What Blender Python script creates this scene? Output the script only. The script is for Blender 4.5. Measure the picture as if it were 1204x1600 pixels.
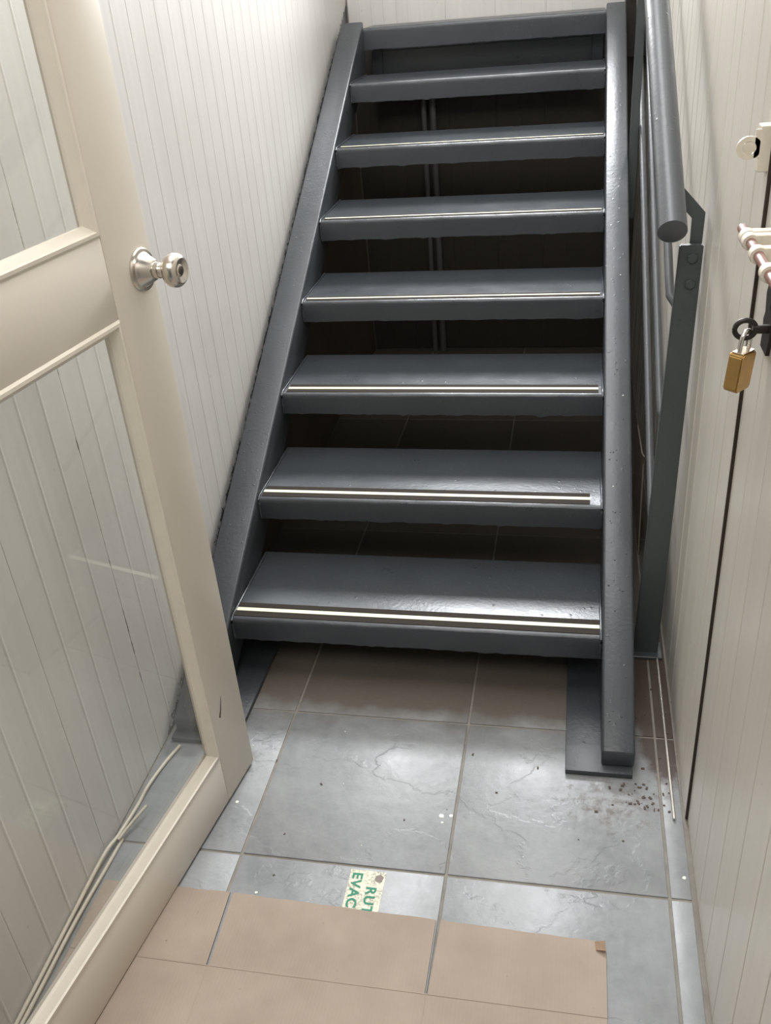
import bpy, bmesh, math, random
from mathutils import Matrix, Vector

random.seed(7)
for o in list(bpy.data.objects):
    bpy.data.objects.remove(o, do_unlink=True)
S = bpy.context.scene
COL = S.collection

# ------------------------------------------------------------------ camera
RT = Vector((0.9805031253, 0.1814238212, -0.0754918425))
DN = Vector((0.0278003191, -0.5083829960, -0.8606822129))
FW = Vector((-0.1945270250, 0.8418029024, -0.5035147566))
CAM = Vector((0.7738, -1.7603, 1.4495))
cd = bpy.data.cameras.new('camera'); co = bpy.data.objects.new('camera', cd); COL.objects.link(co)
m3 = Matrix((RT, -DN, -FW)).transposed()
co.matrix_world = Matrix.Translation(CAM) @ m3.to_4x4()
cd.sensor_fit = 'VERTICAL'; cd.sensor_height = 24.0; cd.lens = 1431.69 / 1600 * 24.0
cd.clip_start = 0.02; cd.clip_end = 60
S.camera = co

# ------------------------------------------------------------------ world, lights, exposure
S.view_settings.view_transform = 'Standard'
S.view_settings.look = 'None'
S.view_settings.gamma = 1.0
S.view_settings.use_curve_mapping = False
S.view_settings.exposure = 0.08
w = bpy.data.worlds.new('sky'); S.world = w; w.use_nodes = True
bg = w.node_tree.nodes['Background']; bg.inputs[0].default_value = (0.88, 0.94, 1.0, 1); bg.inputs[1].default_value = 0.12

def area(name, loc, target, sx, sy, power, color, spread=180):
    l = bpy.data.lights.new(name, 'AREA'); l.shape = 'RECTANGLE'; l.size = sx; l.size_y = sy
    l.energy = power; l.color = color; l.spread = math.radians(spread)
    o = bpy.data.objects.new(name, l); COL.objects.link(o)
    d = Vector(target) - Vector(loc)
    o.matrix_world = Matrix.Translation(loc) @ d.to_track_quat('-Z', 'Y').to_matrix().to_4x4()
    return o
WIN = (0.02, 0.90, 1.76, 2.22)      # opening of the high window in the back wall: x0, x1, z0, z1
SKY = (0.00, 0.92, -0.90, 2.02)      # opening of the skylight in the ceiling: x0, x1, y0, y1
area('window_daylight', (0.46, 2.07, 1.99), (0.46, -1.0, 0.9), 0.86, 0.40, 24, (0.95, 0.97, 1.0), 92)
area('skylight_daylight', (0.46, 0.56, 3.48), (0.46, 0.56, 0.0), 0.88, 2.86, 54, (0.97, 0.98, 1.0))
area('front_fill', (0.45, -2.30, 2.90), (0.35, -0.2, 0.3), 1.05, 1.0, 24, (1.0, 0.975, 0.94))  # added fill light high behind the camera; no window there

# ------------------------------------------------------------------ materials
def mat(name):
    m = bpy.data.materials.new(name); m.use_nodes = True
    nt = m.node_tree; b = nt.nodes['Principled BSDF']
    return m, nt, b
def N(nt, typ, **kw):
    n = nt.nodes.new(typ)
    for k, v in kw.items():
        if k.startswith('i_'):
            n.inputs[k[2:].replace('_', ' ')].default_value = v
        else:
            setattr(n, k, v)
    return n
def L(nt, a, b): nt.links.new(a, b)
def mth(nt, op, a, b=None, c=None, clamp=False):
    n = nt.nodes.new('ShaderNodeMath'); n.operation = op; n.use_clamp = clamp
    for i, v in enumerate((a, b, c)):
        if v is None: continue
        if isinstance(v, (int, float)): n.inputs[i].default_value = v
        else: nt.links.new(v, n.inputs[i])
    return n.outputs[0]
def mixc(nt, fac, a, b):
    n = nt.nodes.new('ShaderNodeMix'); n.data_type = 'RGBA'
    for sock, v in ((n.inputs[0], fac), (n.inputs[6], a), (n.inputs[7], b)):
        if hasattr(v, 'links'): nt.links.new(v, sock)
        elif isinstance(v, (int, float)): sock.default_value = v
        else: sock.default_value = (*v, 1)
    return n.outputs[2]
def ramp(nt, fac, stops):
    n = nt.nodes.new('ShaderNodeValToRGB'); e = n.color_ramp.elements
    while len(e) < len(stops): e.new(0.5)
    for k, (p, c) in zip(e, stops):
        k.position = p; k.color = (c, c, c, 1) if isinstance(c, (int, float)) else (*c, 1)
    nt.links.new(fac, n.inputs[0]); return n.outputs[0]
def pos(nt):
    g = nt.nodes.new('ShaderNodeNewGeometry'); return g.outputs['Position']
def noise(nt, scale, detail=4, rough=0.55, vec=None, dist=0.0):
    n = nt.nodes.new('ShaderNodeTexNoise'); n.inputs['Scale'].default_value = scale
    n.inputs['Detail'].default_value = detail; n.inputs['Roughness'].default_value = rough
    n.inputs['Distortion'].default_value = dist
    nt.links.new(vec if vec is not None else pos(nt), n.inputs['Vector']); return n.outputs['Fac']
def mapping(nt, vec, sc):
    n = nt.nodes.new('ShaderNodeMapping'); n.inputs['Scale'].default_value = sc
    nt.links.new(vec, n.inputs['Vector']); return n.outputs[0]
def bump(nt, b, h, strength=0.3, dist=0.002, prev=None):
    n = nt.nodes.new('ShaderNodeBump'); n.inputs['Strength'].default_value = strength
    n.inputs['Distance'].default_value = dist; nt.links.new(h, n.inputs['Height'])
    if prev is not None: nt.links.new(prev, n.inputs['Normal'])
    nt.links.new(n.outputs[0], b.inputs['Normal']); return n.outputs[0]

Y1, G, RISE, Z1, W = -0.1324, 0.2898, 0.1614, 0.1706, 0.8568
SL = RISE / G
XL, XR, YB = -0.100, 1.013, 2.10

def steel_mat(name, col=(0.051, 0.057, 0.064)):
    m, nt, b = mat(name)
    n1 = noise(nt, 7, 5)
    c = mixc(nt, ramp(nt, n1, [(0.3, 0.0), (0.75, 1.0)]), tuple(x * 0.93 for x in col), tuple(x * 1.08 for x in col))
    worn = ramp(nt, noise(nt, 60, 3, 0.6), [(0.68, 0.0), (0.78, 0.3)])
    c2 = mixc(nt, worn, c, tuple(x * 1.5 for x in col))
    L(nt, c2, b.inputs['Base Color'])
    L(nt, ramp(nt, noise(nt, 14, 4), [(0.2, 0.26), (0.85, 0.36)]), b.inputs['Roughness'])
    h = bump(nt, b, noise(nt, 110, 3), 0.30, 0.0014)
    vo = nt.nodes.new('ShaderNodeTexVoronoi'); vo.inputs['Scale'].default_value = 42
    L(nt, pos(nt), vo.inputs['Vector'])
    h = bump(nt, b, ramp(nt, vo.outputs['Distance'], [(0.0, 1.0), (0.16, 0.0)]), 0.35, 0.0018, h)
    bump(nt, b, noise(nt, 9, 1), 0.12, 0.01, h)
    return m
M_STEEL = steel_mat('painted_steel')
M_RAIL = steel_mat('painted_rail_steel', (0.070, 0.076, 0.084))
M_POST = steel_mat('painted_post_steel', (0.072, 0.084, 0.086))

def pvc_mat(name, col, rough=0.33, left=False, dirt=0.25):
    m, nt, b = mat(name)
    p = pos(nt)
    st = noise(nt, 1.0, 4, 0.6, mapping(nt, p, (45, 45, 0.9)))
    cl = noise(nt, 3.0, 4)
    c = mixc(nt, ramp(nt, st, [(0.3, 0.0), (0.72, 1.0)]), tuple(x * 0.93 for x in col), col)
    c = mixc(nt, ramp(nt, cl, [(0.52, 0.0), (0.8, dirt)]), c, (col[0] * 0.80, col[1] * 0.77, col[2] * 0.71))
    spk = ramp(nt, noise(nt, 1.0, 2, 0.5, mapping(nt, p, (55, 55, 26))), [(0.76, 0.0), (0.80, 0.4)])
    c = mixc(nt, spk, c, (0.22, 0.20, 0.17))
    if left:
        sp = nt.nodes.new('ShaderNodeSeparateXYZ'); L(nt, p, sp.inputs[0])
        y, z = sp.outputs[1], sp.outputs[2]
        # steel paint smeared on the cladding along the stringer
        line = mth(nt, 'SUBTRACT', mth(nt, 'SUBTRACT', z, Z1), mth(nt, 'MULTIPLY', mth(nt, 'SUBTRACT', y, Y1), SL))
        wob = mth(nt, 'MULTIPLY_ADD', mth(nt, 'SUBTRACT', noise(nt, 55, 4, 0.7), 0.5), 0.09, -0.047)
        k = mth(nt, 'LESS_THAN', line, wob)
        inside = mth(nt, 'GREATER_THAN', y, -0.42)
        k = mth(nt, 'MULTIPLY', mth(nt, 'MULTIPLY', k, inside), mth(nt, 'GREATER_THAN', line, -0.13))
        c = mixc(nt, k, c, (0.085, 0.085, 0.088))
        # grime in one plank joint
        jx = mth(nt, 'ABSOLUTE', mth(nt, 'SUBTRACT', mth(nt, 'ADD', y, mth(nt, 'MULTIPLY', mth(nt, 'SUBTRACT', noise(nt, 12, 3), 0.5), 0.006)), -0.400))
        jn = ramp(nt, noise(nt, 1.0, 4, 0.7, mapping(nt, p, (1, 1, 16))), [(0.50, 0.0), (0.62, 0.9)])
        jm = mth(nt, 'MULTIPLY', mth(nt, 'LESS_THAN', jx, 0.0020), jn)
        c = mixc(nt, jm, c, (0.10, 0.09, 0.08))
    L(nt, c, b.inputs['Base Color'])
    b.inputs['Roughness'].default_value = rough
    h = bump(nt, b, noise(nt, 1.0, 2, 0.5, mapping(nt, p, (30, 30, 1.2))), 0.25, 0.002)
    return m
M_PVCL = pvc_mat('pvc_cladding_white', (0.665, 0.642, 0.612), left=True)
M_PVCR = pvc_mat('pvc_cladding_cream', (0.665, 0.63, 0.56))
M_DARKB = pvc_mat('shaded_brown_boarding', (0.060, 0.050, 0.040), rough=0.6)  # brown boards, darkened to carry the shade under the stairs
M_PVCB = pvc_mat('pvc_cladding_back', (0.665, 0.642, 0.612))

def plain(name, col, rough=0.4, metal=0.0, nscale=20, var=0.12, bstr=0.1, bs=80, bd=0.001):
    m, nt, b = mat(name)
    n1 = noise(nt, nscale, 4)
    c = mixc(nt, n1, tuple(x * (1 - var) for x in col), tuple(min(1, x * (1 + var)) for x in col))
    L(nt, c, b.inputs['Base Color']); b.inputs['Roughness'].default_value = rough; b.inputs['Metallic'].default_value = metal
    if bstr: bump(nt, b, noise(nt, bs, 3), bstr, bd)
    return m
M_DOOR = plain('door_cream_paint', (0.71, 0.65, 0.565), 0.38, nscale=4, var=0.05, bstr=0.12, bs=35)
M_BEAD = plain('bead_cream_paint', (0.74, 0.68, 0.58), 0.32, nscale=25, var=0.08, bstr=0.15)
M_GROUT = plain('grout', (0.235, 0.215, 0.185), 0.9, nscale=30, var=0.35, bstr=0.4)
M_CEIL = plain('ceiling_white', (0.75, 0.73, 0.70), 0.7, nscale=3, var=0.03)
M_BACK = plain('wall_core', (0.30, 0.27, 0.23), 0.9)
M_NICKEL = plain('satin_nickel', (0.66, 0.62, 0.56), 0.24, 1.0, nscale=60, var=0.08, bstr=0.05)
M_NICKD = plain('dark_keyway', (0.12, 0.105, 0.09), 0.4, 0.8)
M_BRASS = plain('aged_brass', (0.50, 0.315, 0.115), 0.30, 0.85, nscale=70, var=0.2, bstr=0.12)
M_BRASST = plain('pale_brass', (0.78, 0.68, 0.50), 0.25, 0.8, nscale=70, var=0.1)
M_CHROME = plain('shackle_chrome', (0.75, 0.73, 0.70), 0.15, 1.0)
M_BLACK = plain('worn_black_iron', (0.035, 0.028, 0.024), 0.45, 0.4, nscale=90, var=0.4, bstr=0.3)
M_BROWN = plain('brown_bolt_paint', (0.22, 0.11, 0.085), 0.35, nscale=50, var=0.25)
M_CREAMH = plain('cream_hardware_paint', (0.72, 0.66, 0.55), 0.35, nscale=70, var=0.12, bstr=0.3)
M_TAPE = plain('grip_tape', (0.035, 0.028, 0.022), 0.75, nscale=200, var=0.3, bstr=0.3, bs=600)
M_TAPE.node_tree.nodes['Principled BSDF'].inputs['Specular IOR Level'].default_value = 0.12
M_LUM = plain('luminous_stripe', (0.80, 0.80, 0.60), 0.5, nscale=60, var=0.06, bstr=0)
M_GREEN = plain('green_print', (0.02, 0.22, 0.13), 0.6, nscale=200, var=0.3, bstr=0)
M_CABLE = plain('cream_cable', (0.58, 0.52, 0.42), 0.45, nscale=60, var=0.15)
M_FLECK = plain('white_paint_fleck', (0.80, 0.80, 0.76), 0.6, bstr=0)
M_PIPE = plain('grey_conduit', (0.16, 0.155, 0.15), 0.4, nscale=10, var=0.1)
M_TRIM = plain('aluminium_trim', (0.45, 0.42, 0.37), 0.35, 0.6, nscale=40, var=0.3, bstr=0.2)

def card_mat():
    m, nt, b = mat('cardboard')
    p = pos(nt)
    fl = nt.nodes.new('ShaderNodeTexWave'); fl.wave_type = 'BANDS'; fl.bands_direction = 'X'
    fl.inputs['Scale'].default_value = 48; fl.inputs['Distortion'].default_value = 0.6; L(nt, p, fl.inputs['Vector'])
    c = mixc(nt, ramp(nt, noise(nt, 9, 5), [(0.3, 0.0), (0.72, 1.0)]), (0.305, 0.240, 0.185), (0.375, 0.300, 0.238))
    c = mixc(nt, mth(nt, 'MULTIPLY', mth(nt, 'MULTIPLY', fl.outputs['Fac'], 0.22), ramp(nt, noise(nt, 6, 3), [(0.4, 0.0), (0.7, 1.0)])), c, (0.26, 0.195, 0.145))
    sp = ramp(nt, noise(nt, 70, 2), [(0.74, 0.0), (0.78, 0.7)])
    c = mixc(nt, sp, c, (0.17, 0.11, 0.07))
    L(nt, c, b.inputs['Base Color']); b.inputs['Roughness'].default_value = 0.72
    h = bump(nt, b, fl.outputs['Fac'], 0.05, 0.001); bump(nt, b, noise(nt, 8, 2), 0.2, 0.01, h)
    return m
M_CARD = card_mat()
M_CARDE = plain('cardboard_edge', (0.30, 0.20, 0.13), 0.8, nscale=120, var=0.3)

M_CARDE2 = plain('rust_flake', (0.10, 0.075, 0.06), 0.9, nscale=80, var=0.4)
M_GAPSHADE = plain('gap_shade_brown', (0.045, 0.032, 0.024), 0.9, nscale=40, var=0.3)
def tile_mat():
    m, nt, b = mat('slate_tile')
    p = pos(nt)
    sp = nt.nodes.new('ShaderNodeSeparateXYZ'); L(nt, p, sp.inputs[0]); x, y = sp.outputs[0], sp.outputs[1]
    oi = nt.nodes.new('ShaderNodeObjectInfo')
    cl = noise(nt, 5.5, 6, 0.6)
    c = mixc(nt, ramp(nt, cl, [(0.34, 0.0), (0.66, 1.0)]), (0.175, 0.184, 0.190), (0.305, 0.316, 0.320))
    tint = mth(nt, 'MULTIPLY', oi.outputs['Random'], 0.35)
    c = mixc(nt, tint, c, (0.20, 0.207, 0.210))
    fine = ramp(nt, noise(nt, 45, 4, 0.65), [(0.3, 0.0), (0.75, 0.35)])
    c = mixc(nt, fine, c, (0.37, 0.38, 0.38))
    # brown walked-in dirt: along the right hand wall, and around the foot of the stringer
    def d2(cx, cy, sx, sy):
        a = mth(nt, 'DIVIDE', mth(nt, 'SUBTRACT', x, cx), sx); bb = mth(nt, 'DIVIDE', mth(nt, 'SUBTRACT', y, cy), sy)
        return mth(nt, 'ADD', mth(nt, 'MULTIPLY', a, a), mth(nt, 'MULTIPLY', bb, bb))
    gr = noise(nt, 42, 5, 0.72)
    foot = mth(nt, 'ADD', mth(nt, 'SUBTRACT', 1.0, mth(nt, 'MULTIPLY', d2(0.885, -0.435, 0.10, 0.075), 0.55)), mth(nt, 'MULTIPLY', mth(nt, 'SUBTRACT', gr, 0.62), 5.0))
    foot = mth(nt, 'MULTIPLY', mth(nt, 'MINIMUM', mth(nt, 'MAXIMUM', foot, 0.0), 1.0), 0.75)
    c = mixc(nt, foot, c, (0.135, 0.115, 0.10))
    lft = mth(nt, 'ADD', mth(nt, 'SUBTRACT', 1.0, d2(0.10, -0.40, 0.06, 0.07)), mth(nt, 'MULTIPLY', mth(nt, 'SUBTRACT', gr, 0.6), 5.0))
    lft = mth(nt, 'MULTIPLY', mth(nt, 'MINIMUM', mth(nt, 'MAXIMUM', lft, 0.0), 1.0), 0.6)
    c = mixc(nt, lft, c, (0.12, 0.115, 0.11))
    # brown dust, darkened with painted shade under the stairs
    dust_shade_y = mth(nt, 'ADD', y, 0.28)
    dust_shade = ramp(nt, mth(nt, 'ADD', dust_shade_y, mth(nt, 'MULTIPLY', mth(nt, 'SUBTRACT', noise(nt, 9, 4), 0.5), 0.12)), [(0.0, 0.0), (0.08, 0.9)])
    c = mixc(nt, dust_shade, c, (0.105, 0.084, 0.062))
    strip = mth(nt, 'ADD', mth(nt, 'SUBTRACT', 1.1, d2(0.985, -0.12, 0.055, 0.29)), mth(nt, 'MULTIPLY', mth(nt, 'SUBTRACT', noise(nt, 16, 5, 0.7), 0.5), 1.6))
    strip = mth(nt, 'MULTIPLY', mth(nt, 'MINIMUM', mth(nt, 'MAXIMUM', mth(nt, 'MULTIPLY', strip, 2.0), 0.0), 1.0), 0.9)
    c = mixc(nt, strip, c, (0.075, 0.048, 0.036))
    L(nt, c, b.inputs['Base Color'])
    rgh = ramp(nt, noise(nt, 11, 4), [(0.3, 0.34), (0.75, 0.5)])
    rg = mth(nt, 'ADD', rgh, mth(nt, 'MULTIPLY', mth(nt, 'MAXIMUM', mth(nt, 'MAXIMUM', foot, strip), dust_shade), 0.4))
    L(nt, rg, b.inputs['Roughness'])
    # cleft relief: terraces of low frequency noise give crisp slate ledges
    lo = noise(nt, 2.6, 8, 0.55, vec=mapping(nt, p, (1.0, 1.25, 1.0)), dist=0.1)
    fr = mth(nt, 'FRACT', mth(nt, 'MULTIPLY', lo, 4.0))
    led = ramp(nt, fr, [(0.0, 0.0), (0.05, 0.85), (1.0, 1.0)])
    h = bump(nt, b, led, 0.22, 0.004)
    h = bump(nt, b, noise(nt, 30, 5, 0.65), 0.24, 0.004, h)
    bump(nt, b, noise(nt, 7, 3), 0.25, 0.012, h)
    return m
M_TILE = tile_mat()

def glass_mat():
    m = bpy.data.materials.new('door_glass'); m.use_nodes = True; nt = m.node_tree; nt.nodes.clear()
    out = nt.nodes.new('ShaderNodeOutputMaterial'); mx = nt.nodes.new('ShaderNodeMixShader')
    tr = nt.nodes.new('ShaderNodeBsdfTransparent'); tr.inputs[0].default_value = (0.985, 0.99, 0.98, 1)
    gl = nt.nodes.new('ShaderNodeBsdfGlossy'); gl.inputs['Roughness'].default_value = 0.015
    lw = nt.nodes.new('ShaderNodeLayerWeight'); lw.inputs[0].default_value = 0.5
    fr = mth(nt, 'MULTIPLY_ADD', mth(nt, 'POWER', lw.outputs['Facing'], 5.0), 0.96, 0.035)
    # light film of dust
    df = nt.nodes.new('ShaderNodeBsdfDiffuse'); df.inputs[0].default_value = (0.75, 0.74, 0.70, 1)
    mx2 = nt.nodes.new('ShaderNodeMixShader')
    L(nt, ramp(nt, noise(nt, 6, 5, 0.6), [(0.35, 0.02), (0.8, 0.05)]), mx2.inputs[0])
    L(nt, fr, mx.inputs[0]); L(nt, tr.outputs[0], mx.inputs[1]); L(nt, gl.outputs[0], mx.inputs[2])
    L(nt, mx.outputs[0], mx2.inputs[1]); L(nt, df.outputs[0], mx2.inputs[2]); L(nt, mx2.outputs[0], out.inputs[0])
    return m
M_GLASS = glass_mat()

def sticker_mat():
    m, nt, b = mat('worn_sticker_face')
    k = ramp(nt, noise(nt, 260, 4, 0.7), [(0.47, 0.0), (0.53, 1.0)])
    k2 = ramp(nt, noise(nt, 40, 3), [(0.35, 0.15), (0.6, 1.0)])
    c = mixc(nt, mth(nt, 'MULTIPLY', mth(nt, 'MULTIPLY', k, k2), 0.8), (0.76, 0.75, 0.60), (0.25, 0.22, 0.16))
    sp = nt.nodes.new('ShaderNodeSeparateXYZ'); p = pos(nt); L(nt, p, sp.inputs[0])
    a = mth(nt, 'DIVIDE', mth(nt, 'SUBTRACT', sp.outputs[0], 0.449), 0.0095); bb = mth(nt, 'DIVIDE', mth(nt, 'SUBTRACT', sp.outputs[1], -0.672), 0.0085)
    d = mth(nt, 'ADD', mth(nt, 'ADD', mth(nt, 'MULTIPLY', a, a), mth(nt, 'MULTIPLY', bb, bb)), mth(nt, 'MULTIPLY', mth(nt, 'SUBTRACT', noise(nt, 90, 3), 0.5), 2.0))
    c = mixc(nt, mth(nt, 'LESS_THAN', d, 0.9), c, (0.20, 0.16, 0.13))
    L(nt, c, b.inputs['Base Color']); b.inputs['Roughness'].default_value = 0.5
    return m
M_STICK = sticker_mat()

# ------------------------------------------------------------------ builders
def link_mesh(name, me, mats, parent=None, proot=Vector((0, 0, 0))):
    if not isinstance(mats, (list, tuple)): mats = [mats]
    for mm in mats:
        if len(me.materials) < len(mats): me.materials.append(mm)
    o = bpy.data.objects.new(name, me); COL.objects.link(o)
    if parent is not None:
        o.parent = parent
    return o
def from_bm(name, bm, mats, parent=None, off=None, smooth=None):
    """mesh given in world coordinates; off = world origin the object gets (relative to its parent's)."""
    bmesh.ops.recalc_face_normals(bm, faces=bm.faces)
    org = Vector(off) if off is not None else None
    porg = world_org.get(parent.name, Vector((0, 0, 0))) if parent is not None else Vector((0, 0, 0))
    if org is None: org = porg.copy() if parent is not None else Vector((0, 0, 0))
    bmesh.ops.translate(bm, verts=bm.verts, vec=-org)
    me = bpy.data.meshes.new(name); bm.to_mesh(me); bm.free()
    if smooth is not None:
        for p in me.polygons: p.use_smooth = True
        me.set_sharp_from_angle(angle=math.radians(smooth))
    o = link_mesh(name, me, mats, parent)
    o.location = org - porg
    world_org[o.name] = org
    return o
world_org = {}
def empty(name, loc, label=None, cat=None, group=None, kind=None):
    o = bpy.data.objects.new(name, None); COL.objects.link(o); o.location = loc; o.empty_display_size = 0.05
    world_org[o.name] = Vector(loc)
    tag(o, label, cat, group, kind); return o
def tag(o, label=None, cat=None, group=None, kind=None):
    if label: o['label'] = label
    if cat: o['category'] = cat
    if group: o['group'] = group
    if kind: o['kind'] = kind
    return o
def bm_box(bm, x0, x1, y0, y1, z0, z1, bev=0.0, seg=1, M=None):
    vs = [bm.verts.new((x, y, z)) for x in (x0, x1) for y in (y0, y1) for z in (z0, z1)]
    F = [(0, 1, 3, 2), (4, 6, 7, 5), (0, 4, 5, 1), (2, 3, 7, 6), (0, 2, 6, 4), (1, 5, 7, 3)]
    fs = [bm.faces.new([vs[i] for i in f]) for f in F]
    if bev > 0:
        es = list({e for f in fs for e in f.edges})
        r = bmesh.ops.bevel(bm, geom=es, offset=bev, segments=seg, affect='EDGES', profile=0.5)
        if M is not None:
            vv = {v for f in r['faces'] for v in f.verts} | {v for v in vs if v.is_valid}
            bmesh.ops.transform(bm, matrix=M, verts=list(vv))
    elif M is not None:
        bmesh.ops.transform(bm, matrix=M, verts=vs)
    return bm
def box(name, x0, x1, y0, y1, z0, z1, m, parent=None, bev=0.0, seg=1, M=None, off=None, smooth=None):
    bm = bmesh.new(); bm_box(bm, x0, x1, y0, y1, z0, z1, bev, seg, M)
    return from_bm(name, bm, m, parent, off, smooth)
def prism(bm, pts, axis, a, b):
    """extrude 2D polygon along axis ('x': pts are (y,z); 'z': pts are (x,y); 'y': pts are (x,z))"""
    def P(p, t): return {'x': (t, p[0], p[1]), 'y': (p[0], t, p[1]), 'z': (p[0], p[1], t)}[axis]
    A = [bm.verts.new(P(p, a)) for p in pts]; B = [bm.verts.new(P(p, b)) for p in pts]
    n = len(pts)
    bm.faces.new(A); bm.faces.new(list(reversed(B)))
    for i in range(n): bm.faces.new((A[i], B[i], B[(i + 1) % n], A[(i + 1) % n]))
    return bm
def tube(bm, pts, r, seg=12, caps=True):
    pts = [Vector(p) for p in pts]; rings = []
    up = Vector((0, 0, 1))
    for i, p in enumerate(pts):
        d = (pts[min(i + 1, len(pts) - 1)] - pts[max(i - 1, 0)]).normalized()
        a = d.cross(up)
        if a.length < 1e-3: a = d.cross(Vector((0, 1, 0)))
        a.normalize(); b = d.cross(a)
        rr = r[i] if isinstance(r, (list, tuple)) else r
        rings.append([bm.verts.new(p + (a * math.cos(t) + b * math.sin(t)) * rr) for t in [2 * math.pi * k / seg for k in range(seg)]])
    for A, B in zip(rings, rings[1:]):
        for k in range(seg): bm.faces.new((A[k], A[(k + 1) % seg], B[(k + 1) % seg], B[k]))
    if caps: bm.faces.new(rings[0]); bm.faces.new(list(reversed(rings[-1])))
    return bm
def lathe(bm, prof, M, seg=32):
    """prof: (r, h) pairs along local z; transformed by M"""
    rings = []
    for r, h in prof:
        if r < 1e-6: rings.append([bm.verts.new(M @ Vector((0, 0, h)))])
        else: rings.append([bm.verts.new(M @ Vector((r * math.cos(t), r * math.sin(t), h))) for t in [2 * math.pi * k / seg for k in range(seg)]])
    for A, B in zip(rings, rings[1:]):
        for k in range(seg):
            k2 = (k + 1) % seg
            if len(A) == 1 and len(B) > 1: bm.faces.new((A[0], B[k2], B[k]))
            elif len(B) == 1 and len(A) > 1: bm.faces.new((A[k], A[k2], B[0]))
            elif len(A) > 1: bm.faces.new((A[k], A[k2], B[k2], B[k]))
    return bm
def frame(o, zaxis, xhint=(0, 0, 1)):
    z = Vector(zaxis).normalized(); x = Vector(xhint); x = (x - z * x.dot(z)).normalized(); y = z.cross(x)
    return Matrix.Translation(o) @ Matrix((x, y, z)).transposed().to_4x4()
def nz(y): return Z1 + (y - Y1) * SL     # height of the nosing line

# ------------------------------------------------------------------ floor
fl = box('floor', -0.20, 1.12, -2.45, 2.2, -0.06, -0.0022, M_GROUT)
tag(fl, 'grey slate look tiled floor with narrow brown joints', 'floor', kind='structure')
TS, GX, GY, GAP = 0.4, 0.1712, -0.2475, 0.0026
tile_cache = {}
for i in range(-1, 3):
    for j in range(-6, 7):
        x0, x1 = max(GX + i * TS, XL + 0.001), min(GX + (i + 1) * TS, XR - 0.001)
        y0, y1 = max(GY + j * TS, -2.45), min(GY + (j + 1) * TS, YB - 0.002)
        if x1 - x0 < 0.01 or y1 - y0 < 0.01: continue
        x0 += GAP; x1 -= GAP; y0 += GAP; y1 -= GAP
        k = (round(x1 - x0, 4), round(y1 - y0, 4)); cx, cy = (x0 + x1) / 2, (y0 + y1) / 2
        if k in tile_cache:
            o = bpy.data.objects.new('floor_tile', tile_cache[k]); COL.objects.link(o); o.parent = fl; o.location = (cx, cy, 0)
        else:
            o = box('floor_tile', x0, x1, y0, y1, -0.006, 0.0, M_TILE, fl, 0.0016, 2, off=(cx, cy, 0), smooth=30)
            tile_cache[k] = o.data
        o.location.z = random.uniform(-0.0006, 0.0004)

# ------------------------------------------------------------------ walls with ribbed cladding planks
def plank_mesh(name, w, ribs, h, m, depth=0.009, ridge=0.0005):
    """local: width along +x from 0, height along z, face towards -y (front at y=0)"""
    rw = w / ribs; pts = []
    for r in range(ribs):
        u = r * rw
        if r == 0: pts += [(0.0003, 0.0007), (0.0018, 0.0002)]
        else: pts += [(u + 0.0012, -ridge), (u + 0.0036, 0.0)]
        pts += [(u + rw * 0.5, 0.0003), (u + rw - 0.0050, 0.0002)]
        pts += [(u + rw - 0.0012, -ridge)] if r < ribs - 1 else [(u + rw - 0.0018, 0.0002), (u + rw - 0.0003, 0.0007)]
    poly = pts + [(w - 0.0006, depth), (0.0004, depth)]
    bm = bmesh.new(); prism(bm, poly, 'z', 0, h)
    bmesh.ops.recalc_face_normals(bm, faces=bm.faces)
    me = bpy.data.meshes.new(name); bm.to_mesh(me); bm.free(); me.materials.append(m)
    return me
def cladding(parent, me, w, start, end, place, name='cladding_plank'):
    n = int(math.ceil((end - start) / w - 1e-6))
    for k in range(n):
        o = bpy.data.objects.new(name, me); COL.objects.link(o); o.parent = parent
        place(o, start + k * w)
HC = 3.50
# left wall: planks of 0.28, four ribs, one joint at y = -0.40; their face looks towards +x
wl = box('wall_left', XL - 0.10, XL - 0.009, -2.36, 2.2, -0.003, HC, M_BACK)
tag(wl, 'left wall clad in vertical ribbed white plastic planks', 'wall', kind='structure')
meL = plank_mesh('left_plank', 0.28, 4, HC - 0.004, M_PVCL)
def placeL(o, y): o.matrix_local = Matrix.Translation((XL, y, 0.002)) @ Matrix.Rotation(math.pi / 2, 4, 'Z')
# rotation +90 about z: local x -> +y, local -y (front) -> +x
cladding(wl, meL, 0.28, -0.40 - 7 * 0.28, 2.10, placeL)
b_ = bmesh.new()
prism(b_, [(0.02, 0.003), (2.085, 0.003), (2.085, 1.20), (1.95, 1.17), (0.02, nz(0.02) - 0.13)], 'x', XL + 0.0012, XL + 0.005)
M_WALLSHADE = plain('brown_wall_shade', (0.13, 0.105, 0.08), 0.75, nscale=6, var=0.25, bstr=0.2)
from_bm('shade_board', b_, M_WALLSHADE, wl)  # added dark sheet standing in for shade on the wall under the stairs
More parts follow.
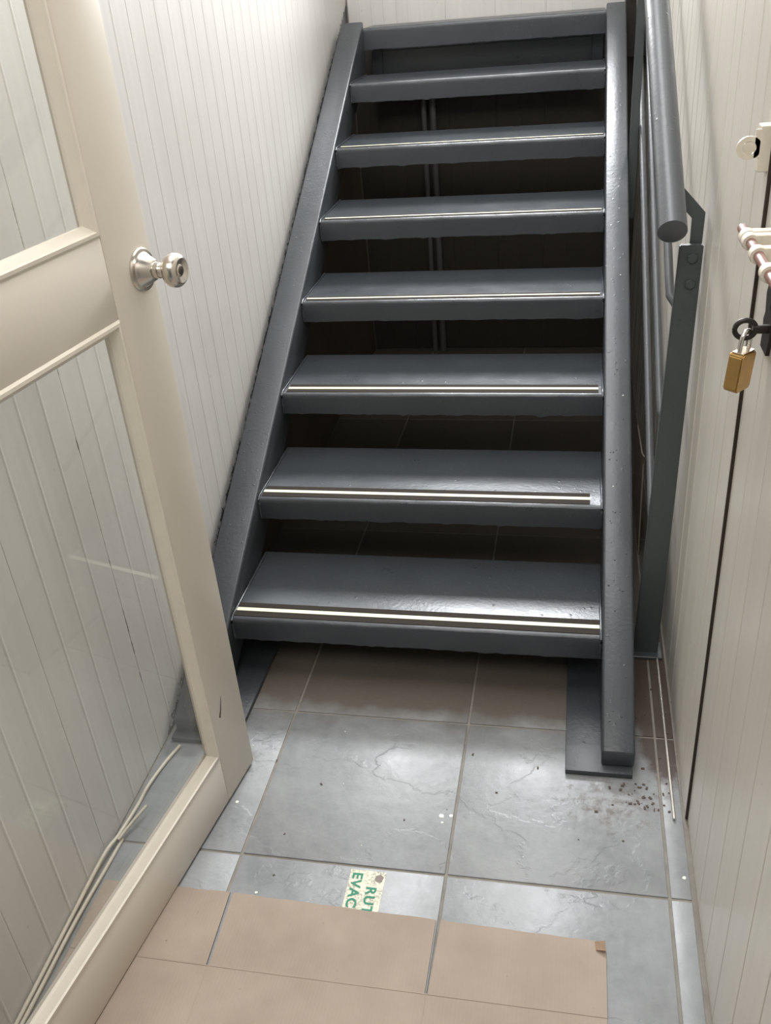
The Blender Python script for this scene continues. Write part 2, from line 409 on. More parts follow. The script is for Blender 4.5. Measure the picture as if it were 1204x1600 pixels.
# right wall: broad ribs, cream; face looks towards -x
wr = box('wall_right', XR + 0.009, XR + 0.11, -0.462, 2.2, -0.003, HC, M_BACK)
tag(wr, 'right wall clad in vertical cream plastic planks behind the railing', 'wall', kind='structure')
meR = plank_mesh('right_plank', 0.25, 3, HC - 0.004, M_PVCR, ridge=0.0011)
def placeR(o, y): o.matrix_local = Matrix.Translation((XR, y + 0.25, 0.002)) @ Matrix.Rotation(-math.pi / 2, 4, 'Z')
cladding(wr, meR, 0.25, -0.462, 2.10, placeR)
box('gap_shade_strip', 1.0134, 1.0300, -0.4660, -0.4622, 0.003, 2.2, M_GAPSHADE, wr)  # dark strip painting the shade in the gap beside the door
wr2 = box('wall_right_front', XR + 0.009, XR + 0.11, -2.36, -1.36, -0.003, HC, M_BACK)
tag(wr2, 'right wall beside the camera clad in cream plastic planks', 'wall', kind='structure')
cladding(wr2, meR, 0.25, -2.36, -1.36, placeR)
# back wall with a high window opening
wb = empty('wall_back', (0, YB, 0), 'back wall of pale ribbed plastic planks above the stair landing', 'wall', kind='structure')
bm = bmesh.new()
for a in ((-0.2, 1.12, 0, WIN[2]), (-0.2, 1.12, WIN[3], HC), (-0.2, WIN[0], WIN[2], WIN[3]), (WIN[1], 1.12, WIN[2], WIN[3])):
    bm_box(bm, a[0], a[1], YB + 0.009, YB + 0.1, a[2] - 0.0, a[3])
from_bm('wall_core', bm, M_BACK, wb)
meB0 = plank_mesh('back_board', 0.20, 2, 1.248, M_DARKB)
meB = plank_mesh('back_plank', 0.20, 4, WIN[2] - 1.256, M_PVCB)
meB2 = plank_mesh('back_plank_upper', 0.20, 4, HC - WIN[3] - 0.004, M_PVCB)
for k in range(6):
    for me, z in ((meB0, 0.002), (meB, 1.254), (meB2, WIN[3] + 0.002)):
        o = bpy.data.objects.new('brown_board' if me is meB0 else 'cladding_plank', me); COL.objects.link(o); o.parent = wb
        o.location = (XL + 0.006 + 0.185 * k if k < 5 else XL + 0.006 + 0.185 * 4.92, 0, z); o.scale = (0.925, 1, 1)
bm = bmesh.new()
for a in ((-0.2, 1.12, -2.36, SKY[2]), (-0.2, 1.12, SKY[3], 2.2), (-0.2, SKY[0], SKY[2], SKY[3]), (SKY[1], 1.12, SKY[2], SKY[3])):
    bm_box(bm, a[0], a[1], a[2], a[3], HC, HC + 0.06)
cl = from_bm('ceiling', bm, M_CEIL)
tag(cl, 'plain white ceiling above the stairwell', 'ceiling', kind='structure')
# window in the back wall (above the frame of the photograph)
wn = empty('window_1', (0.46, YB, WIN[2]), 'high daylight window above the stair landing', 'window', kind='structure')
bm = bmesh.new()
for a in ((WIN[0], WIN[1], WIN[2], WIN[2] + .03), (WIN[0], WIN[1], WIN[3] - .03, WIN[3]), (WIN[0], WIN[0] + .03, WIN[2] + .03, WIN[3] - .03), (WIN[1] - .03, WIN[1], WIN[2] + .03, WIN[3] - .03)):
    bm_box(bm, a[0], a[1], YB + 0.02, YB + 0.07, a[2], a[3], 0.002)
from_bm('window_frame', bm, M_DOOR, wn)
box('pane', WIN[0] + .03, WIN[1] - .03, YB + .042, YB + .047, WIN[2] + .03, WIN[3] - .03, M_GLASS, wn)

wn = empty('window_2', (0.46, 0.56, HC), 'long skylight in the ceiling above the stairs', 'window', kind='structure')
bm = bmesh.new()
for a in ((SKY[0], SKY[1], SKY[2], SKY[2] + .03), (SKY[0], SKY[1], SKY[3] - .03, SKY[3]), (SKY[0], SKY[0] + .03, SKY[2] + .03, SKY[3] - .03), (SKY[1] - .03, SKY[1], SKY[2] + .03, SKY[3] - .03)):
    bm_box(bm, a[0], a[1], a[2], a[3], HC + 0.005, HC + 0.055, 0.002)
from_bm('window_frame', bm, M_DOOR, wn)
box('pane', SKY[0] + .03, SKY[1] - .03, SKY[2] + .03, SKY[3] - .03, HC + .03, HC + .036, M_GLASS, wn)

# thin metal trim lying along the right wall
tr = box('trim_1', 0.990, 0.995, -0.47, 0.035, 0.0, 0.006, M_TRIM, bev=0.001)
tag(tr, 'thin rusty metal strip along the foot of the right wall', 'trim', kind='structure')

# ------------------------------------------------------------------ staircase
st = empty('staircase', (W / 2, -0.35, 0), 'open blue-grey painted steel staircase with seven treads between the two walls', 'staircase')
def stringer(name, x0, x1):
    dep = 0.125 * math.hypot(1, SL)         # vertical measure of the channel depth
    yb, yt = -0.352, 1.915
    zf = nz(yb) + 0.002
    pts = [(yb, 0.012), (yb, zf), (yt, nz(yt) + 0.004), (yt, nz(yt) - dep), (yb + 0.012 + (dep - zf) / SL * 1.0 + 0.0, 0.012)]
    bm = bmesh.new()
    n = 46
    # longitudinal subdivision so that the painted edge can be slightly uneven
    prism(bm, pts, 'x', x0, x1)
    es = [e for e in bm.edges]
    bmesh.ops.bevel(bm, geom=es, offset=0.0055, segments=3, affect='EDGES', profile=0.5)
    return from_bm(name, bm, M_STEEL, st, smooth=40)
sL = stringer('stringer', -0.080, 0.0)
sR = stringer('stringer', W, W + 0.066)
# lumps of old paint on the right stringer, and a few blobs on the left one
def blobs(name, xs, n, parent, mm, seed, yr, rr):
    rnd = random.Random(seed); bm = bmesh.new()
    nrm = Vector((0, -SL, 1)).normalized()
    for k in range(n):
        y = rnd.uniform(*yr); x = rnd.uniform(*xs); r = rnd.uniform(*rr)
        p = Vector((x, y, nz(y) + 0.0022)); M = frame(p, nrm, (1, 0, 0))
        lathe(bm, [(r, -0.0008), (r * 0.8, r * 0.35), (r * 0.4, r * 0.6), (0, r * 0.66)], M, 7)
    o = from_bm(name, bm, mm, parent, smooth=80); o['kind'] = 'stuff'; return o
blobs('paint_drips', (W + 0.012, W + 0.060), 70, sR, M_STEEL, 3, (-0.34, 1.7), (0.0010, 0.0027))
blobs('paint_drips', (-0.072, -0.010), 26, sL, M_STEEL, 5, (-0.2, 1.7), (0.0010, 0.0023))
blobs('paint_flecks', (W + 0.022, W + 0.052), 4, sR, M_FLECK, 12, (-0.05, 1.75), (0.0018, 0.0026))
# base plates
for nm, x0, x1 in (('base_plate', 0.784, W + 0.062), ('base_plate', -0.085, 0.066)):
    bm = bmesh.new(); bm_box(bm, x0, x1, -0.372, 0.07, 0.0, 0.0125, 0.002, 2)
    from_bm(nm, bm, M_STEEL, st, smooth=40)

def tread_mesh(nm, seed, depth=0.292, lip=0.059, x0=0.002, x1=W - 0.002):
    rnd = random.Random(seed); n = 64
    base = [(depth, -0.035), (depth, -0.002), (depth - 0.002, 0.0), (0.18, -0.0004), (0.07, -0.0002), (0.011, 0.0), (0.0055, -0.0010), (0.002, -0.0035), (0.0004, -0.0075), (0.0, -0.013),
            (0.0, -lip * 0.55), (0.0008, -lip), (0.006, -lip), (0.0065, -0.007), (depth - 0.006, -0.007), (depth - 0.006, -0.035)]
    bm = bmesh.new(); rings = []
    ph = [rnd.uniform(0, 6.28) for _ in range(6)]
    rag = [max(0, rnd.gauss(0, 0.0018)) for _ in range(n + 1)]
    for i in range(n + 1):
        x = x0 + (x1 - x0) * i / n
        s = sum(math.sin(x * f + p) for f, p in zip((4, 9, 17, 33, 51, 77), ph)) / 6
        s2 = sum(math.cos(x * f * 1.7 + p) for f, p in zip((5, 11, 21, 39, 61, 83), ph)) / 6
        ring = []
        for k, (y, z) in enumerate(base):
            dy = dz = 0
            if k in (6, 7, 8): dz = s * 0.0016; dy = s2 * 0.0012
            if k in (9, 10): dy = s2 * 0.0010
            if k in (11, 12): dz = -rag[i] + s * 0.0014
            ring.append(bm.verts.new((x, y + dy, z + dz)))
        rings.append(ring)
    m = len(base)
    for A, B in zip(rings, rings[1:]):
        for k in range(m): bm.faces.new((A[k], A[(k + 1) % m], B[(k + 1) % m], B[k]))
    bm.faces.new(rings[0]); bm.faces.new(list(reversed(rings[-1])))
    return bm
TAPE = {0: (0.003, W - 0.003), 1: (0.008, 0.826), 2: (0.014, 0.843), 3: (0.012, W - 0.012), 4: (0.014, W - 0.01), 5: (0.014, W - 0.008)}
for k in range(7):
    y, z = Y1 + G * k, Z1 + RISE * k
    bm = tread_mesh('tread', 20 + k)
    bmesh.ops.translate(bm, verts=bm.verts, vec=(0, y, z))
    t = from_bm('tread', bm, M_STEEL, st, off=(W / 2, y, z), smooth=35)
    # weld beads where the tread meets the stringers
    for xx in (0.003, W - 0.003):
        rnd = random.Random(k * 7 + int(xx * 100)); b2 = bmesh.new()
        pts = [(xx, y + 0.004 - 0.004, z - 0.055 + 0.05 * i / 6) for i in range(7)] + [(xx, y + 0.012 + 0.27 * i / 12, z + 0.001) for i in range(13)]
        tube(b2, pts, [rnd.uniform(0.0020, 0.0042) for _ in pts], 7)
        from_bm('weld_bead', b2, M_STEEL, t, smooth=60)
    if k in TAPE:
        a, b = TAPE[k]
        wd = 0.052 if k < 3 else 0.036
        yc = y + 0.038 if k < 3 else y + 0.030
        bm = bmesh.new(); bm_box(bm, a, b, yc - wd / 2, yc + wd / 2, z + 0.0002, z + 0.0012)
        from_bm('grip_tape', bm, M_TAPE, t)
        bm = bmesh.new(); hw = 0.0062 if k < 3 else 0.0045
        bm_box(bm, a, b, yc - hw, yc + hw, z + 0.0008, z + 0.0018)
        s = from_bm('luminous_stripe', bm, M_LUM, t); s['label'] = 'cream luminous stripe'
# landing: front channel, plate and the panel set back under it
yl, zl = 1.905, 1.292
bm = tread_mesh('landing', 51, depth=0.19, lip=0.070, x0=0.0, x1=W)
bmesh.ops.translate(bm, verts=bm.verts, vec=(0, yl, zl))
from_bm('landing_channel', bm, M_STEEL, st, smooth=35)
box('landing_edge_shade', W + 0.068, 1.010, yl + 0.08, yl + 0.19, zl - 0.16, zl + 0.03, M_BLACK, st, 0.003)  # coloured black to stand in for the shade beside the landing
box('riser_panel', 0.002, W - 0.002, 2.03, 2.036, 1.03, zl - 0.035, M_STEEL, st, 0.001)
for x in (0.002, W - 0.042):
    box('panel_cleat', x, x + 0.04, 2.018, 2.030, 1.03, zl - 0.035, M_STEEL, st, 0.002)
box('panel_cleat', 0.042, W - 0.042, 2.018, 2.030, zl - 0.085, zl - 0.05, M_STEEL, st, 0.002)

# ------------------------------------------------------------------ railing
rl = empty('stair_railing', (0.97, 0.04, 0), 'blue-grey steel stair railing with round handrail along the right wall', 'railing')
HR0 = Vector((0.9395, -0.078, 1.0285)); HD = Vector((-0.0050, G, RISE))
bm = bmesh.new()
rnd = random.Random(4)
pts = [HR0 + HD * (i / 10) for i in range(0, 62)]
tube(bm, [HR0 - HD * 0.0045] + pts, [0.0235] + [0.0255] * len(pts), 32)
from_bm('handrail', bm, M_RAIL, rl, smooth=50)
bm = bmesh.new()
for off in (0.06, 0.33, 0.58):
    b2 = bmesh.new()
    tube(b2, [(0.974, 0.046, nz(0.046) + off)] + [(0.960, y, nz(y) + off) for y in (0.075, 0.12, 0.5, 1.0, 1.5, 2.03)], 0.0085, 12)
    from_bm('railing_bar', b2, M_RAIL, rl, smooth=50)
bm.free()
# newel: angle bar, leaning very slightly
def lean_bar(name, x0b, x1b, x0t, x1t, y0, y1, z0, z1, parent, m):
    b2 = bmesh.new()
    v = [b2.verts.new(p) for p in ((x0b, y0, z0), (x1b, y0, z0), (x1b, y1, z0), (x0b, y1, z0), (x0t, y0, z1), (x1t, y0, z1), (x1t, y1, z1), (x0t, y1, z1))]
    for f in ((0, 3, 2, 1), (4, 5, 6, 7), (0, 1, 5, 4), (1, 2, 6, 5), (2, 3, 7, 6), (3, 0, 4, 7)): b2.faces.new([v[i] for i in f])
    bmesh.ops.bevel(b2, geom=list(b2.edges), offset=0.0018, segments=2, affect='EDGES')
    return from_bm(name, b2, m, parent, smooth=40)
post = lean_bar('post', 0.938, 0.994, 0.9655, 1.0085, 0.030, 0.046, 0.0, 0.975, rl, M_POST)
for zz in (0.951, 0.902):
    b2 = bmesh.new()
    lathe(b2, [(0.0105, 0.0), (0.0105, 0.003), (0.0085, 0.0055), (0, 0.006)], frame((0.990, 0.030, zz), (0, -1, 0)), 6)
    from_bm('bolt', b2, M_POST, post, smooth=40)
# bent flat bracket carrying the handrail
b2 = bmesh.new()
prism(b2, [(0.985, 0.930), (1.006, 0.930), (1.008, 1.030), (0.945, 1.099), (0.930, 1.080), (0.985, 1.020)], 'y', 0.048, 0.054)
from_bm('bracket', b2, M_POST, rl)
lean_bar('post', 0.926, 0.951, 0.926, 0.951, 1.250, 1.262, 0.74, 1.775, rl, M_POST)
box('floor_flange', 0.934, 1.004, 0.012, 0.072, 0.0, 0.008, M_POST, rl, 0.001)

# ------------------------------------------------------------------ glazed door on the left, standing open
A = Vector((0.1213, -0.410, 0.0)); DD = Vector((-0.1368, -0.9906, 0)).normalized(); NN = Vector((0.9906, -0.1368, 0)).normalized()
# local frame: u along the door from the free edge, v out of the visible face, z up
MD = Matrix.Translation(A) @ Matrix((DD, NN, Vector((0, 0, 1)))).transposed().to_4x4()
dr = empty('door_1', (A.x, A.y, 0), 'cream painted glazed door standing open on the left', 'door', kind='structure')
DW, DT = 0.96, 0.036
U0, U1 = 0.117, DW - 0.117
Zb, Zl0, Zl1, Zt0, Zt1 = 0.128, 1.034, 1.158, 2.00, 2.12
def dbox(name, u0, u1, v0, v1, z0, z1, m, parent, bev=0.0025):
    b2 = bmesh.new(); bm_box(b2, u0, u1, v0, v1, z0, z1, bev, 2); bmesh.ops.transform(b2, matrix=MD, verts=b2.verts)
    return from_bm(name, b2, m, parent, smooth=40)
for u0, u1 in ((0, U0), (U1, DW)): dbox('stile', u0, u1, -DT, 0, 0.006, Zt1, M_DOOR, dr)
for z0, z1 in ((0.006, Zb), (Zl0, Zl1), (Zt0, Zt1)): dbox('rail', U0 - .0005, U1 + .0005, -DT, -0.0004, z0, z1, M_DOOR, dr)
def beads(z0, z1):
    # stepped glazing bead mitred round the pane: outer edge flush with the face, inner edge lower
    prof = [(-0.001, -0.0008), (0.003, 0.0024), (0.008, 0.0026), (0.0095, -0.0006), (0.013, -0.0035), (0.019, -0.0105), (0.019, -0.0165), (-0.001, -0.0165)]
    ring = lambda o, v: [(U0 + o, v, z0 + o), (U1 - o, v, z0 + o), (U1 - o, v, z1 - o), (U0 + o, v, z1 - o)]
    for k in range(4):
        b2 = bmesh.new()
        A_ = [b2.verts.new(MD @ Vector(ring(o, v)[k])) for o, v in prof]; B_ = [b2.verts.new(MD @ Vector(ring(o, v)[(k + 1) % 4])) for o, v in prof]
        n = len(prof)
        b2.faces.new(A_); b2.faces.new(list(reversed(B_)))
        for i in range(n): b2.faces.new((A_[i], A_[(i + 1) % n], B_[(i + 1) % n], B_[i]))
        from_bm('glazing_bead', b2, M_BEAD, dr, smooth=25)
    b2 = bmesh.new(); bm_box(b2, U0 + 0.004, U1 - 0.004, -0.0205, -0.0168, z0 + 0.004, z1 - 0.004); bmesh.ops.transform(b2, matrix=MD, verts=b2.verts)
    from_bm('glass_pane', b2, M_GLASS, dr)
beads(Zb, Zl0); beads(Zl1, Zt0)
# knob
KM = frame(MD @ Vector((0.0325, 0.0, 1.086)), NN, (0, 0, 1))
b2 = bmesh.new(); lathe(b2, [(0.0, -0.001), (0.0335, -0.001), (0.0335, 0.0022), (0.0318, 0.0045), (0.0268, 0.0055), (0.0245, 0.0085), (0.0155, 0.0235), (0.0140, 0.0245), (0.0, 0.0245)], KM, 48)
rose = from_bm('knob_rose', b2, M_NICKEL, dr, smooth=35)
b2 = bmesh.new(); lathe(b2, [(0.0125, 0.0240), (0.0125, 0.0325), (0.0112, 0.0330), (0.0105, 0.0345), (0.0105, 0.0430), (0.0150, 0.0440), (0.0215, 0.0475), (0.0252, 0.0530), (0.0262, 0.0590), (0.0250, 0.0650), (0.0215, 0.0695), (0.0185, 0.0712), (0.0150, 0.0700), (0.0095, 0.0680), (0.0080, 0.0690), (0, 0.0690)], KM, 48)
knob = from_bm('knob', b2, M_NICKEL, dr, smooth=35); knob['label'] = 'satin nickel door knob'
b2 = bmesh.new(); lathe(b2, [(0.0066, 0.0688), (0.0066, 0.0700), (0.0055, 0.0706), (0, 0.0706)], KM, 24)
bm_box(b2, -0.0040, 0.0040, -0.0009, 0.0009, 0.0704, 0.0712, M=KM)
from_bm('keyhole', b2, M_NICKD, knob, smooth=35)
# scratch through the paint low on the free stile
b2 = bmesh.new(); tube(b2, [MD @ Vector((0.088, 0.0004, 0.208)), MD @ Vector((0.080, 0.0004, 0.222)), MD @ Vector((0.070, 0.0004, 0.248))], [0.0016, 0.0011, 0.0003], 6)
from_bm('paint_scratch', b2, M_BLACK, dr)
# hinges, on the side away from the camera's view
for z in (0.25, 1.05, 1.85):
    b2 = bmesh.new(); tube(b2, [MD @ Vector((DW + 0.006, 0.004, z - 0.045)), MD @ Vector((DW + 0.006, 0.004, z + 0.045))], 0.006, 12)
    from_bm('hinge', b2, M_NICKEL, dr, smooth=50)

# ------------------------------------------------------------------ plank door on the right with its hardware
d2 = box('door_2', 1.028, 1.062, -1.36, -0.4660, 0.004, 2.15, M_BLACK)  # slab coloured black so the gap beside it looks shaded
tag(d2, 'cream plank door on the right with bolt and padlock', 'door', kind='structure')
me2 = plank_mesh('door_plank', 0.0984, 1, 2.146, M_PVCR, depth=0.010)
for k in range(9):
    o = bpy.data.objects.new('door_plank', me2); COL.objects.link(o); o.parent = d2
    o.matrix_local = Matrix.Translation((1.0175, -0.4680 - 0.0990 * k, 0.006)) @ Matrix.Rotation(-math.pi / 2, 4, 'Z')
# bolt
bp = box('bolt_plate', 1.0140, 1.0185, -0.74, -0.515, 1.112, 1.160, M_CREAMH, d2, 0.001)
b2 = bmesh.new(); tube(b2, [(0.984, -0.497, 1.136), (0.984, -0.500, 1.136), (0.984, -0.76, 1.136)], [0.0045, 0.0062, 0.0062], 16)
from_bm('bolt_rod', b2, M_BROWN, bp, smooth=50)
for y in (-0.545, -0.566, -0.625, -0.70):
    b2 = bmesh.new(); lathe(b2, [(0.0062, -0.008), (0.0098, -0.008), (0.0105, -0.004), (0.0105, 0.004), (0.0098, 0.008), (0.0062, 0.008)], frame((0.984, y, 1.136), (0, 1, 0)), 20)
    bm_box(b2, 0.985, 1.015, y - 0.007, y + 0.007, 1.127, 1.145, 0.001)
    from_bm('bolt_guide', b2, M_CREAMH, bp, smooth=40)
# black hasp plate with ragged paint, ring staple
b2 = bmesh.new()
rnd = random.Random(9); pl = []
zs = [1.000 + 0.105 * i / 9 for i in range(10)]
left = [(-0.560 + rnd.uniform(-0.004, 0.004), z) for z in zs]; right = [(-0.590 + rnd.uniform(-0.006, 0.004) - (0.012 if z < 1.05 else 0), z) for z in reversed(zs)]
prism(b2, left + right, 'x', 1.0130, 1.0180)
hp = from_bm('hasp_plate', b2, M_BLACK, d2); hp['label'] = 'worn black iron hasp plate'
RC = Vector((0.985, -0.600, 1.036))
b2 = bmesh.new(); tube(b2, [RC + Vector((math.cos(t) * 0.0125, 0, math.sin(t) * 0.0115)) for t in [2 * math.pi * i / 28 for i in range(29)]], 0.0034, 10, caps=False)
bm_box(b2, 0.994, 1.014, -0.604, -0.596, 1.031, 1.041, 0.001)
from_bm('staple_ring', b2, M_BLACK, hp, smooth=60)

# padlock hanging from the staple
pk = empty('padlock', (0.984, -0.603, 0.955), 'small brass padlock hanging from the black staple on the right door', 'padlock')
PM = Matrix.Translation((0.9815, -0.606, 0.958)) @ Matrix.Rotation(math.radians(4), 4, 'Y') @ Matrix.Rotation(math.radians(52), 4, 'Z')
b2 = bmesh.new()
pw, ph_, pt = 0.0170, 0.052, 0.0095
prf = [(-pw, 0.004), (-pw + 0.004, 0), (pw - 0.004, 0), (pw, 0.004), (pw, ph_ - 0.004), (pw - 0.003, ph_), (-pw + 0.003, ph_), (-pw, ph_ - 0.004)]
prism(b2, prf, 'y', -pt, pt); bmesh.ops.bevel(b2, geom=list(b2.edges), offset=0.0014, segments=2, affect='EDGES'); bmesh.ops.transform(b2, matrix=PM, verts=b2.verts)
body = from_bm('lock_body', b2, M_BRASS, pk, smooth=35)
b2 = bmesh.new(); bm_box(b2, -pw + 0.003, pw - 0.003, -pt + 0.002, pt - 0.002, ph_ - 0.0005, ph_ + 0.0008, M=PM); from_bm('lock_top', b2, M_BRASST, body)  # paler brass plate on the top face
b2 = bmesh.new()
sh = [(-0.0105, 0, ph_ - 0.004), (-0.0105, 0, ph_ + 0.016)] + [(-0.0105 * math.cos(t), 0, ph_ + 0.016 + 0.0105 * math.sin(t)) for t in [math.pi * i / 12 for i in range(1, 12)]] + [(0.0105, 0, ph_ + 0.016), (0.0105, 0, ph_ - 0.004)]
tube(b2, [PM @ Vector(p) for p in sh], 0.0029, 10); from_bm('shackle', b2, M_CHROME, pk, smooth=60)

# keeper for a second bolt, cream painted over, on the fixed cladding
kp = empty('bolt_keeper', (1.008, -0.46, 1.22), 'cream overpainted bolt keeper with round eye, high on the right wall', 'bolt keeper')
box('keeper_plate', 1.000, 1.0145, -0.4605, -0.435, 1.196, 1.252, M_CREAMH, kp, 0.0015, 2)
b2 = bmesh.new()
n = 24; cx, cz, ro, ri = 0.9875, 1.226, 0.0155, 0.0088
for yy in (0, 1): pass
O0, I0, O1, I1 = [], [], [], []
for i in range(n):
    t = 2 * math.pi * i / n
    for lst, r, y in ((O0, ro, -0.460), (I0, ri, -0.460), (O1, ro, -0.456), (I1, ri, -0.456)):
        lst.append(b2.verts.new((cx + r * math.cos(t), y, cz + r * math.sin(t) * 0.92)))
for i in range(n):
    j = (i + 1) % n
    b2.faces.new((O0[i], O0[j], I0[j], I0[i])); b2.faces.new((O1[i], I1[i], I1[j], O1[j])); b2.faces.new((O0[i], O1[i], O1[j], O0[j])); b2.faces.new((I0[i], I0[j], I1[j], I1[i]))
bm_box(b2, 0.994, 1.002, -0.460, -0.456, 1.214, 1.248)
from_bm('keeper_eye', b2, M_CREAMH, kp, smooth=40)
b2 = bmesh.new(); lathe(b2, [(0, -0.0015), (0.0078, -0.0015), (0.0078, 0.0012), (0.0070, 0.0016), (0, 0.0016)], frame((cx, -0.458, cz), (0, -1, 0)), 24)
from_bm('painted_plug', b2, M_CREAMH, kp, smooth=40)

# ------------------------------------------------------------------ cardboard on the floor
cb = empty('cardboard_sheet', (0.4, -1.0, 0), 'flattened brown cardboard box with slit flaps lying on the tiles', 'cardboard')
def sheet(name, pts, z, th, parent, warp=0.0012, seed=0):
    """pts: outline polygon; top surface with slight unevenness"""
    b2 = bmesh.new(); prism(b2, pts, 'z', z, z + th)
    return from_bm(name, b2, [M_CARD], parent)
YC = -0.8835
def rag(p, q, n, amp, seed):
    r = random.Random(seed); p = Vector(p); q = Vector(q); d = (q - p); nn = Vector((-d.y, d.x)).normalized()
    return [tuple(p + d * (i / n) + nn * r.uniform(-amp, amp)) for i in range(1, n)]
TH = 0.0032
sheet('flap', [(-0.072, -0.741), *rag((-0.072, -0.741), (0.1785, -0.737), 12, 0.0008, 1), (0.1785, -0.737), (0.1845, YC + .001), (-0.072, YC + .001)], 0.0016, TH, cb)
sheet('flap', [(0.1845, -0.7375), *rag((0.1845, -0.7375), (0.566, -0.7455), 18, 0.0010, 2), (0.566, -0.7455), (0.5655, YC + .001), (0.1895, YC + .001)], 0.0012, TH, cb)
sheet('flap', [(0.5745, -0.743), (0.5845, -0.7455), *rag((0.5845, -0.7455), (0.846, -0.751), 12, 0.0008, 3), (0.846, -0.751), (0.8585, -0.762), (0.858, YC + .001), (0.5705, YC + .001)], 0.0014, TH, cb)
sheet('panel', [(-0.072, YC - .001), (0.1885, YC - .001), (0.1870, -1.36), (-0.070, -1.36)], 0.0010, TH, cb)
sheet('panel', [(0.1895, YC - .001), (0.5670, YC - .001), (0.5660, -1.36), (0.1880, -1.36)], 0.0011, TH, cb)
sheet('panel', [(0.5690, YC - .001), (0.858, YC - .001), (0.858, -1.36), (0.5680, -1.36)], 0.0010, TH, cb)
# scored fold lines between panels and flaps
b2 = bmesh.new(); tube(b2, [(-0.071, YC, 0.0036), (0.3, YC, 0.0036), (0.858, YC, 0.0036)], 0.0014, 8)
for x in (0.189, 0.568): tube(b2, [(x, YC, 0.0034), (x - 0.001, -1.36, 0.0034)], 0.0014, 8)
from_bm('fold_crease', b2, M_CARD, cb, smooth=60)
# torn turned up corner
b2 = bmesh.new()
v = [b2.verts.new(p) for p in ((0.840, -0.753, 0.0048), (0.8565, -0.7545, 0.012), (0.8575, -0.772, 0.010), (0.842, -0.769, 0.0048))]
b2.faces.new(v); r = bmesh.ops.extrude_face_region(b2, geom=list(b2.faces)); bmesh.ops.translate(b2, verts=[x for x in r['geom'] if isinstance(x, bmesh.types.BMVert)], vec=(0, 0, 0.0018))
t_ = from_bm('torn_corner', b2, M_CARDE, cb); t_['label'] = 'torn turned up corner'

# evacuation sticker, partly under the cardboard
sk = box('floor_sticker', 0.3925, 0.4600, -0.800, -0.6565, 0.0003, 0.0009, M_STICK, off=(0.426, -0.73, 0))
tag(sk, 'worn cream floor sticker with green letters under the cardboard edge', 'sticker')
def text(body, x, y, size, sx=1.0):
    cu = bpy.data.curves.new('lettering', 'FONT'); cu.body = body; cu.size = size; cu.offset = size * 0.028; cu.extrude = 0.0
    cu.space_character = 1.12; cu.resolution_u = 3
    to = bpy.data.objects.new('tmp_text', cu); COL.objects.link(to)
    bpy.context.view_layer.update()
    dg = bpy.context.evaluated_depsgraph_get(); me = bpy.data.meshes.new_from_object(to.evaluated_get(dg))
    bpy.data.objects.remove(to, do_unlink=True)
    M = Matrix.Translation((x, y, 0.0013)) @ Matrix.Rotation(-math.pi / 2, 4, 'Z') @ Matrix.Diagonal((sx, 1, 1, 1))
    me.transform(M); me.transform(Matrix.Translation((-0.426, 0.73, 0)))
    me.materials.clear(); me.materials.append(M_GREEN)
    o = bpy.data.objects.new('lettering', me); COL.objects.link(o); o.parent = sk; o['label'] = 'green printed letters'
    return o
text('EVACU', 0.3985, -0.6625, 0.0268, 1.06)
text('RUTA', 0.4295, -0.6905, 0.0268, 1.06)

# ------------------------------------------------------------------ small things
def cord(name, pts, r, label, m=M_CABLE, cat='cable'):
    # smooth the points a little
    P_ = [Vector(p) for p in pts]; out = []
    for i in range(len(P_) - 1):
        p0 = P_[max(i - 1, 0)]; p1 = P_[i]; p2 = P_[i + 1]; p3 = P_[min(i + 2, len(P_) - 1)]
        for s in range(6):
            t = s / 6
            out.append(0.5 * ((2 * p1) + (-p0 + p2) * t + (2 * p0 - 5 * p1 + 4 * p2 - p3) * t * t + (-p0 + 3 * p1 - 3 * p2 + p3) * t ** 3))
    out.append(P_[-1])
    b2 = bmesh.new(); tube(b2, out, r, 10)
    return tag(from_bm(name, b2, m, smooth=60, off=pts[0]), label, cat)
cord('cable', [(-0.060, -0.385, 0.004), (-0.074, -0.44, 0.004), (-0.082, -0.51, 0.008), (-0.085, -0.56, 0.004), (-0.088, -0.64, 0.010), (-0.092, -0.70, 0.018), (-0.094, -0.84, 0.012), (-0.093, -0.97, 0.010), (-0.093, -1.15, 0.006), (-0.093, -1.5, 0.0045)], 0.0038,
     'cream cable running along the foot of the left wall to the stairs')
cord('cable', [(-0.080, -0.645, 0.0035), (-0.081, -0.70, 0.0045), (-0.084, -0.84, 0.0092), (-0.083, -0.97, 0.0092), (-0.083, -1.15, 0.0092), (-0.083, -1.5, 0.0095)], 0.0036,
     'second cream cable lying beside the long one, ending near the tie')
cord('cable_stub', [(-0.083, -0.655, 0.012), (-0.070, -0.61, 0.016), (-0.056, -0.572, 0.020)], 0.0032, 'short cut cable end sticking up from the floor by the left wall')

# pipes in the dark behind the stairs
for k, (x, r) in enumerate(((0.180, 0.011), (0.216, 0.013))):
    b2 = bmesh.new(); tube(b2, [(x, 2.075, 0.0), (x, 2.075, 1.20)], r, 14)
    o = from_bm('conduit_pipe', b2, M_PIPE, smooth=50, off=(x, 2.075, 0))
    tag(o, ['thinner grey conduit standing behind the stairs, nearer the left wall', 'thicker grey conduit standing behind the stairs, on the right of the pair'][k], 'pipe', 'conduits behind the stairs')
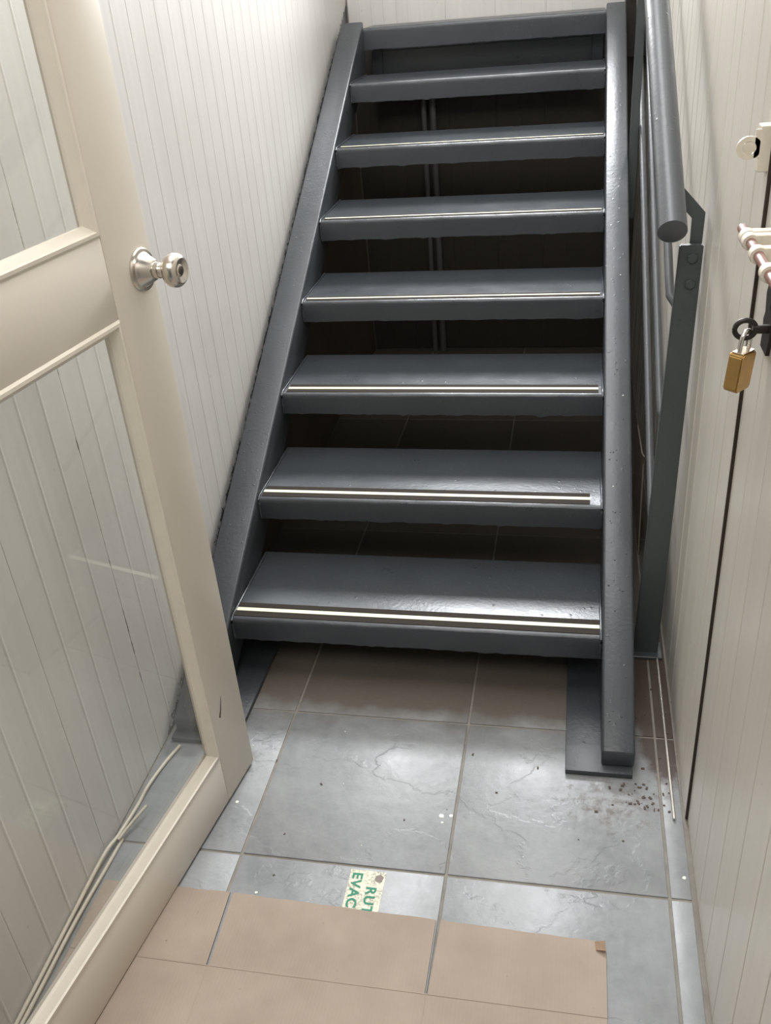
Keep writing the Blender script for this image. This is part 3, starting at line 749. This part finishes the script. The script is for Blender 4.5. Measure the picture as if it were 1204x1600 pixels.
# scrap of cardboard stood behind the newel
b2 = bmesh.new()
prism(b2, [(0.47, 0.0), (0.52, 0.26), (0.50, 0.292), (0.58, 0.262), (0.80, 0.245), (0.82, 0.0)], 'x', 0.9700, 0.9735)
sc = from_bm('cardboard_scrap', b2, M_CARD, off=(0.972, 0.6, 0))
tag(sc, 'torn cardboard piece standing between stringer and right wall', 'cardboard')
# flecks of white paint and grit on the tiles
b2 = bmesh.new(); rnd = random.Random(21)
fx = [(0.120, -0.524, .0042), (0.226, -0.729, .0030), (0.545, -0.511, .0055), (0.5635, -0.508, .0042), (1.0, -0.60, .0040), (0.548, -0.527, .0030), (0.105, -0.365, .0018), (0.33, -0.45, .0014), (0.40, -0.6, .0012), (0.30, -0.30, .0015), (0.71, -0.59, .0013)]
for x, y, r in fx:
    n = 9; vs = [b2.verts.new((x + r * rnd.uniform(.75, 1.15) * math.cos(t), y + r * rnd.uniform(.75, 1.15) * math.sin(t), 0.0004)) for t in [2 * math.pi * i / n for i in range(n)]]
    tp = [b2.verts.new((x + (v.co.x - x) * .8, y + (v.co.y - y) * .8, 0.0010)) for v in vs]
    b2.faces.new(tp)
    for i in range(n): b2.faces.new((vs[i], vs[(i + 1) % n], tp[(i + 1) % n], tp[i]))
o = from_bm('paint_flecks', b2, M_FLECK); tag(o, 'scattered white paint flecks on the grey tiles', 'paint', kind='stuff')
b2 = bmesh.new()
for i in range(60):
    if i < 34: x, y = rnd.gauss(0.93, 0.03), rnd.uniform(-0.45, -0.38)
    elif i < 48: x, y = rnd.uniform(0.93, 1.0), rnd.uniform(-0.38, 0.0)
    else: x, y = rnd.uniform(0.15, 0.9), rnd.uniform(-0.7, -0.25)
    s = rnd.uniform(0.0012, 0.0035); 
    M = Matrix.Translation((x, y, s * 0.25)) @ Matrix.Rotation(rnd.uniform(0, 6.28), 4, 'Z')
    bm_box(b2, -s, s, -s * 0.6, s * 0.6, -s * 0.3, s * 0.3, M=M)
o = from_bm('rust_grit', b2, M_CARDE2); tag(o, 'brown rust flakes and grit around the stringer foot', 'debris', kind='stuff')
